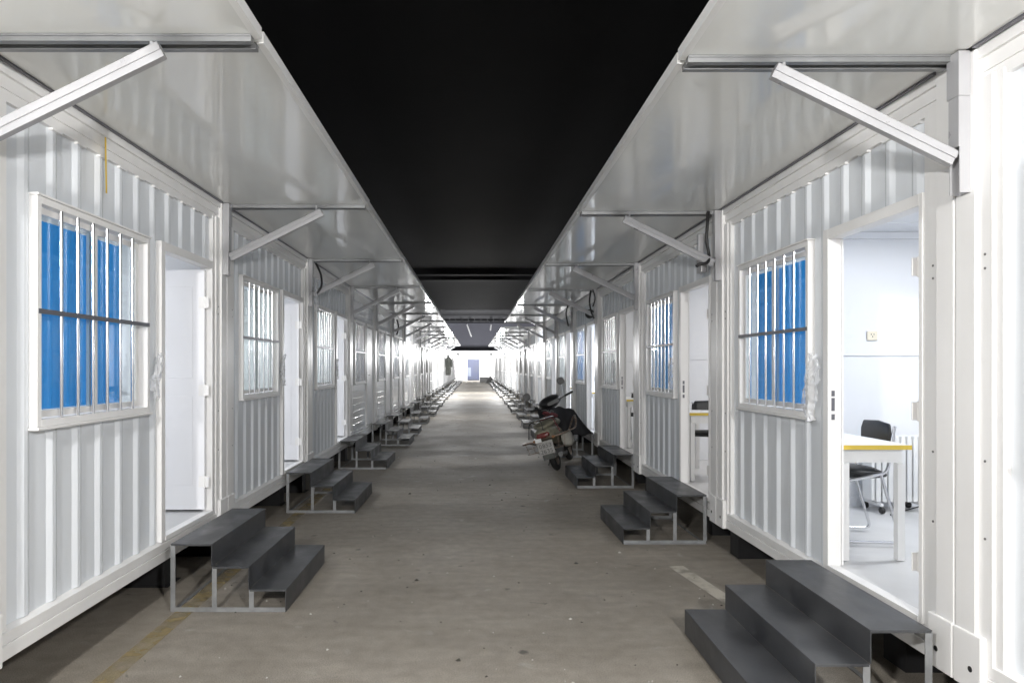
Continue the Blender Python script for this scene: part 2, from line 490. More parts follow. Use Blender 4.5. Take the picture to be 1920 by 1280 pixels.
def sash_mesh(v0, v1, w_):
    b = MB(); z0, z1, t = WZ0 + .044, WZ1 - .044, .034
    b.box(w_ - .02, w_, V(v0), V(v0 + t), z0, z1); b.box(w_ - .02, w_, V(v1 - t), V(v1), z0, z1)
    b.box(w_ - .02, w_, V(v0 + t), V(v1 - t), z1 - t, z1); b.box(w_ - .02, w_, V(v0 + t), V(v1 - t), z0, z0 + t)
    return b.mesh('sash', M['alu'])
def pane_mesh(v0, v1, w_):
    b = MB(); z0, z1 = WZ0 + .076, WZ1 - .076
    b.box(w_ - .012, w_ - .008, V(v0 + .03), V(v1 - .03), z0, z1)
    return b.mesh('pane', M['glass'])
def vbar_mesh():
    b = MB(); b.tube([(-.014, 0, WZ0 + .03), (-.014, 0, WZ1 - .03)], .0105, 12)
    return b.mesh('security_bar', M['steel'], 60)
def hbar_mesh():
    b = MB(); b.box(-.008, .0, V(W0 + .01), V(W1 - .01), 1.918, 1.943)
    return b.mesh('cross_bar', M['dark_steel'])
def curtain_mesh(v0, v1, matname, z0=WZ0 + .08, z1=WZ1 - .095):
    b = MB(); n = 40; pts = []
    for i in range(n + 1):
        v = v0 + (v1 - v0) * i / n
        pts.append((v, -.083 + .0035 * math.sin(v * 31) + .003 * math.sin(v * 73 + 1)))
    for (a, wa), (c, wc) in zip(pts, pts[1:]):
        b.poly([(wa, V(a), z0), (wc, V(c), z0), (wc, V(c), z1), (wa, V(a), z1)])
    return b.mesh('window_film', M[matname])
def shell_mesh():
    """side partitions, rear wall, roof and underside"""
    b = MB(); D = -5.9
    e = .035
    b.box(D, -.165, V(e), V(e - .03), ZB + .02, 3.04)
    b.box(D, -.165, V(P - e), V(P - e + .03), ZB + .02, 3.04)
    b.box(D - .05, D, V(.005), V(P - .005), ZB + .02, 3.04)
    b.box(D - .05, -.152, V(.04), V(P - .04), ZB + .03, ZS - .002)
    b.box(D - .05, -.01, V(.008), V(P - .008), ZT + .001, ZT + .11)
    return b.mesh('cabin_shell', M['frame'])
def roof_in():
    b = MB(); b.box(-5.88, -.152, V(.07), V(P - .07), 2.86, 2.89)
    for k in range(1, 6):
        b.box(-5.88, -.16, V(k * .5) - .004, V(k * .5) + .004, 2.855, 2.86)
    return b.mesh('inner_ceiling', M['inner'])
def floor_in():
    b = MB(); b.box(-5.88, -.0765, V(.07), V(P - .07), ZS, ZS + .008)
    return b.mesh('floor', M['floor'])
def walls_in():
    b = MB()
    for s in (0, 1):
        f = (lambda v: V(v)) if s == 0 else (lambda v: V(P - v))
        b.box(-5.88, -.155, f(.067), f(.085), ZS + .009, 2.859)
        b.box(-5.88, -.155, f(.085), f(.098), 1.78, 1.86)   # joint strip
        b.box(-5.88, -.155, f(.085), f(.096), ZS + .009, ZS + .10)
        for x in (-1.05, -1.95, -2.85, -3.75, -4.65): b.box(x - .02, x, f(.085), f(.089), ZS + .1, 2.80)
        b.box(-5.88, -.155, f(.085), f(.13), 2.80, 2.858)
    b.box(-5.895, -5.87, V(.09), V(P - .09), ZS + .009, 2.859)
    return b.mesh('inner_wall', M['inner'])
def lamp_mesh():
    b = MB(); b.box(-2.3, -1.0, P*0 - .05, .05, 2.835, 2.858)
    return b.mesh('ceiling_light', M['lampbody'])
def tube_mesh():
    b = MB(); b.tube([(-2.28, 0, 2.822), (-1.02, 0, 2.822)], .013, 8)
    return b.mesh('light_tube', M['glow'])
AW = 1.24
def awning_mesh():
    b = MB(); b.box(.022, AW, V(.018), V(P - .018), ZT - .002, ZT + .04)
    return b.mesh('awning_sheet', M['awning'])
def awning_edge():
    b = MB(); b.box(AW + .0005, AW + .012, V(.014), V(P - .014), ZT - .008, ZT + .042)
    b.box(AW - .02, AW + .0005, V(.016), V(P - .016), ZT - .008, ZT - .003)
    return b.mesh('edge_trim', M['trim'])
def awning_channel(s_):
    s = (lambda v: V(v)) if s_ == 0 else (lambda v: V(P - v))
    b = MB(); b.box(.03, AW - .022, s(.018), s(.05), ZT - .032, ZT - .0035)
    b.box(.03, AW - .022, s(.05), s(.056), ZT - .012, ZT - .0035)
    return b.mesh('end_channel', M['channel'])
def flash():
    b = MB(); b.box(.0045, .0215, V(.13), V(P - .13), ZT - .012, ZT + .03)
    return b.mesh('wall_flashing', M['dark_steel'])
def strut_mesh(s_):
    s = (lambda v: V(v)) if s_ == 0 else (lambda v: V(P - v))
    b = MB(); h = .068; wd = .024
    prof = [(-wd, -.006), (-wd + .006, 0), (wd - .006, 0), (wd, -.006), (wd, -h * .55), (wd - .007, -h * .55), (wd - .007, -h), (-wd + .007, -h), (-wd + .007, -h * .55), (-wd, -h * .55)]
    b.prism(prof, (.052, s(.068), 2.625), (.84, s(.068), 3.012))
    b.tube([(.80, s(.045), 2.99), (.80, s(.045), 3.045)], .008, 8)
    return b.mesh('strut', M['strut'])
def bracket_mesh(s_):
    s = (lambda v: V(v)) if s_ == 0 else (lambda v: V(P - v))
    b = MB(); a, c = s(.036), s(.100)
    t = .004
    lo, hi = 2.44, ZT - .006
    b.box(.0125, .016, a, c, lo, hi)
    b.box(.016, .060, a, a + (t if c > a else -t), lo, hi); b.box(.016, .060, c, c - (t if c > a else -t), lo, hi)
    b.box(.060, .064, a, c, 2.64, hi)
    b.box(.0205, .068, s(.030), s(.106), 2.86, hi - .001)
    return b.mesh('awning_bracket', M['strut'])
def pier_mesh(s, x):
    b = MB(); f = (lambda v: V(v)) if s == 0 else (lambda v: V(P - v))
    x0 = x - .6 if x > -1 else x
    if s == 0 and x > -1:
        b.box(x0, x + .10, f(.62), f(.82), .004, ZB + .015); b.box(x0 - .03, x + .13, f(.60), f(.84), 0, .004)
        return b.mesh('pier', M['rust'])
    b.box(x0, x + .16, f(.02), f(.20), .004, ZB - .014 if x > -1 else ZB + .015)
    b.box(x0 - .04, x + .20, f(.01), f(.23), 0, .004)
    return b.mesh('pier', M['rust'])
def skirt_mesh():
    b = MB(); b.box(-1.35, -1.33, V(.2), V(P - .2), .0, ZB + .02)
    return b.mesh('dark_skirt', M['rust'])

ORD = ['foremost', 'second', 'third', 'fourth', 'fifth', 'sixth', 'seventh', 'eighth', 'ninth', 'tenth', 'eleventh', 'twelfth', 'thirteenth', 'fourteenth', 'fifteenth',
       'sixteenth', 'seventeenth', 'eighteenth', 'nineteenth', 'twentieth', 'twenty-first', 'twenty-second', 'twenty-third', 'twenty-fourth', 'twenty-fifth', 'twenty-sixth', 'twenty-seventh']
NEARLABEL = {
 ('L', 0): 'white cabin at the top left edge, only its grey awning in view',
 ('L', 1): 'white ribbed cabin on the left with blue barred window, leftmost in view',
 ('L', 2): 'ribbed white cabin just past the left blue-windowed one, pale blind behind its bars',
 ('L', 3): 'ribbed cabin in the left row, last before the smooth grooved ones',
 ('L', 4): 'first smooth cabin of the left row with horizontal grooves and shut door',
 ('R', 0): 'white ribbed cabin cut off by the right edge of the photo',
 ('R', 1): 'brightly lit ribbed cabin on the right with blue window and heater inside',
 ('R', 2): 'ribbed cabin on the right, second with an open doorway, dark blue window',
 ('R', 3): 'ribbed right-hand cabin directly before the parked scooter',
 ('R', 4): 'right-hand cabin directly beside the parked scooter with bright doorway',
}
def build_unit(side, k, interior=False, light=0, door='open', film=None, flat=False, awning=True, lod=0, lcol=(.93, .96, 1)):
    y0 = P * k + (-.07 if side == 'L' else .06)
    x = -XW if side == 'L' else XW
    z = 0 if side == 'L' else -.03
    label = NEARLABEL.get((side, k)) or '%s cabin along the %s row, counted from the camera' % (ORD[k], 'left' if side == 'L' else 'right')
    t = thing('container_cabin', label, 'cabin', (x, y0 + P / 2, z), 0 if side == 'L' else math.pi, 'white container cabins in two facing rows')
    bv = .004 if lod == 0 else 0
    C = lambda key, fn, par=t, loc=(0, 0, 0), nm=None, bev=0: put(nm or key, cached(key, fn), par, loc, bev)
    put('front_wall', cached('wf' if flat else 'wc', wall_flat if flat else wall_corr), t)
    for s in (0, 1):
        p_ = put('corner_post', cached('post%d' % s, lambda: post_mesh(s)), t, bevel=bv)
        if lod <= 1:
            put('corner_block', cached('cast%d' % s, lambda: casting_mesh(s, False)), p_, bevel=bv * 1.5)
            put('lifting_hole', cached('hole%d' % s, lambda: hole_mesh(s)), p_)
        if lod == 0:
            for bz in (.95, 1.28, 2.10, 2.16): put('bolt', cached('bolt%d%.2f' % (s, bz), lambda: bolts_mesh(s, bz)), p_)
    C('bottom_rail', rail_bottom, bev=bv * .6); C('top_rail', rail_top)
    C('cabin_shell', shell_mesh); 
    if lod <= 1:
        for s in (0, 1):
            for px in (-.26, -3.0): put('pier', cached('pier%d%.1f' % (s, px), lambda: pier_mesh(s, px)), t)
    if lod <= 1: C('dark_skirt', skirt_mesh)
    fr = C('door_frame', door_frame, bev=bv * .6)
    if lod == 0: put('strike_plate', cached('strike', strike_mesh), fr)
    d = put('door', cached('leaf', leaf_mesh), t, (-.05, V(D0 + .01), ZS + .01), bevel=bv * .5)
    if door == 'open':
        d.rotation_euler.z = R(2 + (k * 5 % 7) * (k > 1)) ; d.location.y = V(D0 + .03)
    else:
        d.rotation_euler.z = R(90); d.location.x = -.045
    if lod <= 1:
        for hz in (.25, 1.0, 1.72): put('hinge', cached('hinge', hinge_mesh), d, (0, 0, hz))
        put('door_handle', cached('handle', handle_mesh), d)
        put('peephole', cached('slot', slot_mesh), d)
    # window
    wf = put('window', cached('winframe', win_frame), t, bevel=bv * .7)
    sa = put('sash', cached('sash0', lambda: sash_mesh(W0 + .044, 2.0, -.058)), wf)
    sb = put('sash', cached('sash1', lambda: sash_mesh(1.96, W1 - .044, -.034)), wf)
    put('pane', cached('pane0', lambda: pane_mesh(W0 + .044, 2.0, -.058)), wf)
    put('pane', cached('pane1', lambda: pane_mesh(1.96, W1 - .044, -.034)), wf)
    if lod <= 1:
        for i in range(6): put('security_bar', cached('vbar', vbar_mesh), wf, (0, V(1.595 + .15 * i), 0))
        put('cross_bar', cached('hbar', hbar_mesh), wf)
    if film:
        kind, v0, v1 = film
        put('window_film', cached('film%s%.2f%.2f' % film, lambda: curtain_mesh(v0, v1, kind)), wf)
    if interior:
        C('inner_ceiling', roof_in); C('floor', floor_in); C('inner_wall', walls_in)
        lf = C('ceiling_light', lamp_mesh)
        if light:
            put('light_tube', cached('ltube', tube_mesh), lf)
            lamp('cabin_lamp_light', 'AREA', (-1.65, 0, 2.80), light, lcol, 1.25, .08, (0, 0, 0), t)
    if awning:
        a = C('awning', awning_mesh); jr = random.Random(k * 13 + (side == 'R')); a.rotation_euler = (jr.uniform(-.0015, .0015), jr.uniform(-.004, .004), 0)
        put('edge_trim', cached('edge', awning_edge), a)
        for s in (0, 1):
            put('end_channel', cached('ch%d' % s, lambda: awning_channel(s)), a)
            if (s == 1) != (side == 'R'): continue
            put('strut', cached('strut%d' % s, lambda: strut_mesh(s)), t)
            if lod <= 1: put('awning_bracket', cached('brk%d' % s, lambda: bracket_mesh(s)), t)
        if lod <= 1: put('wall_flashing', cached('flash', flash), a)
    return t

BL, BR = ('blue', 1.62, 2.50), ('blue', 1.42, 2.40)
WB = ('blind', 1.43, 2.51)
LU = {0: dict(interior=True, film=BL), 1: dict(interior=True, light=30, film=BL), 2: dict(interior=True, light=44, film=WB), 3: dict(interior=True, light=48, film=WB),
      4: dict(flat=True, door='shut', film=WB), 5: dict(flat=True, door='shut', film=WB)}
RU = {0: dict(interior=True, light=3, film=BR), 1: dict(interior=True, light=36, film=BR), 2: dict(interior=True, light=24, film=('blue', 1.45, 2.40), lcol=(1, .96, .92)),
      3: dict(interior=True, light=18, film=WB, lcol=(1, .97, .93)), 4: dict(interior=True, light=70, film=('blue', 1.6, 2.4)), 5: dict(interior=True, light=70, film=WB), 6: dict(interior=True, light=70, film=WB)}
cabins = {}
for k in range(27):
    for side, U in (('L', LU), ('R', RU)):
        kw = dict(U.get(k, dict(flat=(side == 'L' and k < 12), door='shut', film=WB)))
        kw['lod'] = 0 if k <= 3 else (1 if k <= 8 else 2)
        kw['awning'] = k < 15 and not (side == 'R' and k == 7)
        cabins[side, k] = build_unit(side, k, **kw)

# ------------------------------------------------------------------ steel steps
def steps_parts(Ln, inner=.78):
    T = [.28, .25, .25]; H = .153; th = .005
    xs = [0, .28, .53, .78]
    out = []
    for i in range(3):
        b = MB(); z = H * (3 - i); x0, x1 = xs[i], xs[i + 1]
        b.box(x0 + (.0003 if i else 0), x1, 0, Ln, z - th, z)
        zlo = H * (2 - i) + .0005 if i < 2 else 0.003
        b.box(x1 - th, x1, 0, Ln, zlo, z - th)
        # folded lips under the tread ends
        b.box(x0 + .004, x1 - .006, .0005, .003, z - .014, z - th); b.box(x0 + .004, x1 - .006, Ln - .003, Ln - .0005, z - .014, z - th)
        out.append(b.mesh('tread', M['step']))
    b = MB()
    for y in (.001, Ln - .027):
        b.box(.0, .772, y, y + .026, .001, .006); b.box(.0, .772, y, y + .004, .006, .032)
    for y in (.01, Ln - .036):
        pass
    b.box(.0, .026, .030, Ln - .030, .001, .006)
    out.append(b.mesh('base_frame', M['galv']))
    lm = MB()
    return out
def step_leg(x, top, Ln, y):
    b = MB(); b.box(x, x + .032, y, y + .004, .032, top); b.box(x, x + .004, y + (.004 if y < Ln / 2 else -.022), y + (.026 if y < Ln / 2 else 0), .032, top)
    return b.mesh('leg', M['galv'])
STEPL = {('L', 1): (-2.05, 4.60, 1.16), ('L', 2): (-2.13, 7.72, 1.20), ('L', 3): (-2.2, 11.02, 1.12), ('L', 4): (-2.15, 14.3, 1.12),
         ('R', 1): (2.08, 3.09, 1.13), ('R', 2): (2.15, 6.36, 1.08), ('R', 3): (2.16, 9.30, 1.12), ('R', 4): (2.16, 12.45, 1.12)}
stlabel = {('L', 1): 'dark steel three-tread steps nearest on the left, below the open white door',
           ('L', 2): 'dark steps standing second on the left side of the lane',
           ('L', 3): 'grey steps below the last ribbed cabin on the left',
           ('R', 1): 'large dark steel steps in the bottom right corner',
           ('R', 2): 'dark steel steps right of the lane, between corner steps and scooter steps',
           ('R', 3): 'dark steps on the right just before the scooter',
           ('R', 4): 'steel steps half hidden directly behind the scooter'}
smesh = {}
for k in range(1, 27):
    for side in 'LR':
        jit = random.Random(k * 7 + (side == 'R'))
        if (side, k) in STEPL: X, y, Ln = STEPL[side, k]
        else:
            X = (-1 if side == 'L' else 1) * (2.16 + jit.uniform(-.05, .03))
            J = P * k + (-.07 if side == 'L' else .06)
            y = (J + P - 1.12 - jit.uniform(.0, .2)) if side == 'L' else J + .15 + jit.uniform(0, .2)
            Ln = 1.12
        key = round(Ln, 2)
        if key not in smesh:
            smesh[key] = steps_parts(Ln)
            smesh[key, 'leg'] = [step_leg(x, top, Ln, yy) for x, top in ((.0, .453), (.28, .300), (.53, .147)) for yy in (.001, Ln - .005)]
        lab = stlabel.get((side, k)) or 'steel steps at the door of the %s cabin in the %s row' % (ORD[k], 'left' if side == 'L' else 'right')
        ang = jit.uniform(-.012, .012)
        if side == 'L': t = thing('steel_steps', lab, 'steps', (X, y, .001), ang, 'steel steps before the cabin doors')
        else: t = thing('steel_steps', lab, 'steps', (X, y + Ln, .001), math.pi + ang, 'steel steps before the cabin doors')
        for i, me in enumerate(smesh[key]): put('tread' if i < 3 else 'base_frame', me, t, bevel=.0015 if k < 3 and i < 3 else 0)
        if k <= 14:
            for me in smesh[key, 'leg']: put('leg', me, t)

# ------------------------------------------------------------------ desks, chairs, heater in the right cabins
def build_desk(x, y, label):
    t = thing('desk', label, 'desk', (x, y, ZS - .022), 0, 'yellow-edged desks in the right cabins')
    b = MB(); b.box(0, .44, 0, 1.0, .705, .735); put('desktop', cached('dtop', lambda: b.mesh('desktop', M['white'])), t)
    b2 = MB(); b2.box(0, .445, -.003, -.0003, .706, .734); b2.box(.4403, .444, 0, 1.0, .706, .734)
    put('edge_band', cached('dband', lambda: b2.mesh('edge_band', M['yellow'])), t)
    b3 = MB(); b3.box(.03, .41, .04, .06, .62, .7045); b3.box(.03, .41, .94, .96, .62, .7045); b3.box(.03, .05, .06, .94, .62, .7045)
    put('apron', cached('dapr', lambda: b3.mesh('apron', M['white'])), t)
    for i, (a, c) in enumerate(((.02, .02), (.37, .02), (.02, .93), (.37, .93))):
        b4 = MB(); b4.box(a, a + .045, c, c + .045, .006, .619)
        put('leg', cached('dleg%d' % i, lambda: b4.mesh('leg', M['white'])), t)
def rounded(pts, r, n=5):
    out = [Vector(pts[0])]
    for a, b_, c in zip(pts, pts[1:], pts[2:]):
        a, b_, c = Vector(a), Vector(b_), Vector(c)
        d1 = (a - b_).normalized(); d2 = (c - b_).normalized()
        for i in range(n + 1):
            t = i / n; out.append((b_ + d1 * r) * (1 - t) ** 2 + b_ * 2 * t * (1 - t) + (b_ + d2 * r) * t ** 2)
    out.append(Vector(pts[-1])); return out
def build_chair(x, y, rot, label):
    # faces -x; origin at the floor centre
    t = thing('chair', label, 'chair', (x, y, ZS - .022), rot, 'black sled-base chairs in the right cabins')
    for s in (-1, 1):
        b = MB(); b.tube(rounded([(.22, s*.215, .82), (.17, s*.22, .50), (-.12, s*.22, .44), (-.20, s*.22, .03), (.26, s*.22, .03), (.13, s*.22, .49)], .05), .011, 8)
        put('frame', cached('cfr%d' % s, lambda: b.mesh('frame', M['chrome'], 50)), t)
    b = MB(); b.loft([((-.22, -.20, .49), .0, .0)] if False else [((-.02, -.215, .485), .17, .012), ((-.02, -.20, .487), .20, .026), ((-.02, 0, .492), .215, .032), ((-.02, .20, .487), .20, .026), ((-.02, .215, .485), .17, .012)], 20, p=3)
    put('seat', cached('cseat', lambda: b.mesh('seat', M['black'], 50)), t)
    b = MB(); b.loft([((.195, -.21, .72), .008, .07), ((.20, -.18, .72), .018, .115), ((.215, 0, .72), .022, .125), ((.20, .18, .72), .018, .115), ((.195, .21, .72), .008, .07)], 20, p=3)
    put('backrest', cached('cback', lambda: b.mesh('backrest', M['black'], 50)), t)
RO = {1: 'in the brightly lit right cabin', 2: 'in the second right cabin', 3: 'in the right cabin before the scooter', 4: 'in the bright cabin beside the scooter', 5: 'in the right cabin behind the scooter'}
for k in range(1, 6):
    dy = P * (k - 1)
    build_desk(2.29, 4.27 + dy, 'white desk with yellow edge ' + RO[k])
    if k == 1: build_chair(2.66, 4.88, R(-6), 'black chair with chrome sled frame tucked at the desk beside the heater')
    else: build_chair(2.62, 4.55 + dy, R(70), 'black chair with chrome frame ' + RO[k])
# oil heater
t = thing('heater', 'white finned oil heater on black casters against the cabin wall', 'heater', (3.36, 5.80, ZS - .022))
for i in range(9):
    x = .03 + i * .052
    b = MB(); pr = [(-.018, .09), (.018, .09), (.020, .11), (.020, .60), (.014, .64), (-.014, .64), (-.020, .60), (-.020, .11)]
    b.prism([(a, c) for a, c in pr], (x, -.075, 0), (x, .075, 0))
    put('fin', cached('fin%d' % i, lambda: b.mesh('fin', M['white'])), t, bevel=.006)
b = MB(); b.box(-.03, .002, -.07, .07, .10, .60); put('control_box', b.mesh('control_box', M['white']), t, bevel=.01)
for x in (.03, .40):
    for y in (-.12, .12):
        b = MB(); b.lathe([(0, -.014), (.026, -.014), (.03, -.007), (.03, .007), (.026, .014), (0, .014)], (x, y, .031), 'x', 16)
        put('caster', b.mesh('caster', M['rubber'], 40), t)
    b = MB(); b.box(x - .012, x + .012, -.12, .12, .062, .085); put('foot', b.mesh('foot', M['white']), t)
b = MB(); b.tube([(3.42, 5.62, .435), (3.58, 5.52, .52), (3.72, 5.5, .56), (3.9, 5.52, .50), (4.0, 5.55, .44)], .006, 6)
tag(put('power_cord', b.mesh('power_cord', M['black'], 60)), 'black power cord looping off the floor beside the heater', 'cord')
# wall socket
b = MB(); b.box(3.44, 3.53, 5.978, 5.988, 1.885, 1.965)
s_ = tag(put('wall_socket', b.mesh('wall_socket', mat('cream_plastic', (.80, .74, .60), .4)), bevel=.003), 'small cream socket on the lit cabin wall above the heater', 'socket')
b = MB()
for dx, dz in ((-.012, .012), (.012, .012), (0, -.008)): b.box(3.485 + dx - .003, 3.485 + dx + .003, 5.9765, 5.978, 1.925 + dz - .006, 1.925 + dz + .006)
put('socket_hole', b.mesh('socket_hole', M['black']), s_)

# ------------------------------------------------------------------ small things on the walls
def wrap_obj(x, y, z, h, wd, seed, label):
    r_ = random.Random(seed); b = MB(); nu, nv = 9, 16
    sgn = 1 if x < 0 else -1
    for i in range(nv + 1):
        f = i / nv; ww = wd * (.45 + .75 * math.sin(math.pi * min(1, f * .8 + .12)) + r_.uniform(-.12, .12)); cy = .03 * math.sin(f * 5 + seed)
        for j in range(nu + 1):
            g_ = j / nu - .5
            b.v.append((sgn * (.01 + .02 * math.cos(g_ * 3) + r_.uniform(-.010, .010)), cy + ww * g_ + r_.uniform(-.008, .008), (.5 - f) * h + r_.uniform(-.012, .012)))
    for i in range(nv):
        for j in range(nu):
            a = i * (nu + 1) + j; b.f.append((a, a + 1, a + nu + 2, a + nu + 1)); b.m.append(0)
    o = put('plastic_wrap', b.mesh('plastic_wrap', M['wrap']), None, (x, y, z))
    sm = o.modifiers.new('thickness', 'SOLIDIFY'); sm.thickness = .002
    tag(o, label, 'plastic wrap', 'crumpled plastic hung by the doors')
wrap_obj(-2.15, 4.60, 1.59, .30, .10, 1, 'crumpled clear plastic hung between blue window and door on the left')
wrap_obj(-2.15, 7.62, 1.62, .34, .10, 2, 'crumpled clear plastic hung beside the second left doorway')
wrap_obj(-2.15, 10.6, 1.62, .32, .10, 3, 'crumpled plastic hung beside the third left doorway')
wrap_obj(2.14, 4.32, 1.52, .42, .15, 4, 'clear plastic sheet hanging beside the right blue window')
wrap_obj(2.14, 7.40, 1.58, .34, .10, 5, 'clear plastic hung beside the second right window')
wrap_obj(2.14, 10.4, 1.58, .34, .10, 6, 'clear plastic hung beside the third right window')
wrap_obj(-2.06, 8.84, 2.57, .42, .15, 9, 'white plastic-wrapped bundle hung high on the left joint')
b = MB(); b.prism([(-.008, -.0008), (.008, -.0008), (.010, .0008), (-.008, .0008)], (-2.155, 3.985, 2.99), (-2.152, 3.99, 2.665), up=(1, 0, 0))
tag(put('yellow_tape', b.mesh('yellow_tape', M['yel_tape'])), 'thin yellow tape strip hanging above the left blue window', 'tape')
def cable(pts, r, label, n=8):
    P3 = [Vector(p) for p in pts]; out = []
    for i in range(len(P3) - 1):
        p0, p1, p2, p3 = P3[max(i-1, 0)], P3[i], P3[i+1], P3[min(i+2, len(P3)-1)]
        for s in range(6):
            t = s / 6
            out.append(.5 * ((2*p1) + (p2-p0)*t + (2*p0-5*p1+4*p2-p3)*t*t + (3*p1-p0-3*p2+p3)*t**3))
    out.append(P3[-1]); b = MB(); b.tube(out, r, n)
    tag(put('cable', b.mesh('cable', M['black'], 60)), label, 'cable', 'black cables hanging at the cabin joints')
cable([(2.06, 6.02, 3.02), (2.045, 6.0, 2.9), (2.04, 6.0, 2.76), (2.06, 6.01, 2.66), (2.06, 6.0, 2.60), (2.03, 5.98, 2.56), (1.97, 5.98, 2.55), (1.95, 6.0, 2.535)], .014, 'thick black cable hanging beside the strut at the first far right joint')
cable([(2.05, 12.05, 3.0), (2.02, 12.0, 2.8), (2.05, 12.0, 2.62), (2.1, 12.0, 2.5)], .015, 'black cable pair at the joint above the scooter, the longer')
cable([(2.07, 11.95, 3.0), (2.10, 11.9, 2.85), (2.06, 11.9, 2.7)], .012, 'black cable at the joint above the scooter, the shorter')
cable([(2.05, 15.05, 3.0), (2.01, 15.0, 2.8), (2.06, 15.0, 2.55)], .015, 'black cable at the joint behind the scooter')
cable([(-2.07, 8.9, 3.0), (-2.0, 8.88, 2.85), (-1.99, 8.86, 2.7), (-2.05, 8.84, 2.6)], .014, 'black cable beside the plastic-wrapped bundle on the left')
cable([(-2.05, 18.0, 2.9), (-2.0, 17.95, 2.7), (-2.04, 17.9, 2.5)], .02, 'black cable on a far left joint')
b = MB(); b.lathe([(0, -.03), (.07, -.03), (.085, -.01), (.085, .02), (0, .02)], (2.10, 12.45, 2.62), 'y', 20)
tag(put('round_vent', b.mesh('round_vent', M['black'], 40)), 'round black vent cover high on the right wall above the scooter', 'vent')
b = MB(); b.box(2.10, 2.155, 6.40, 6.46, 2.53, 2.90); b.box(2.10, 2.155, 6.33, 6.40, 2.53, 2.60)
tag(put('conduit_box', b.mesh('conduit_box', M['strut']), bevel=.006), 'white angled conduit box above the second right doorway', 'conduit')

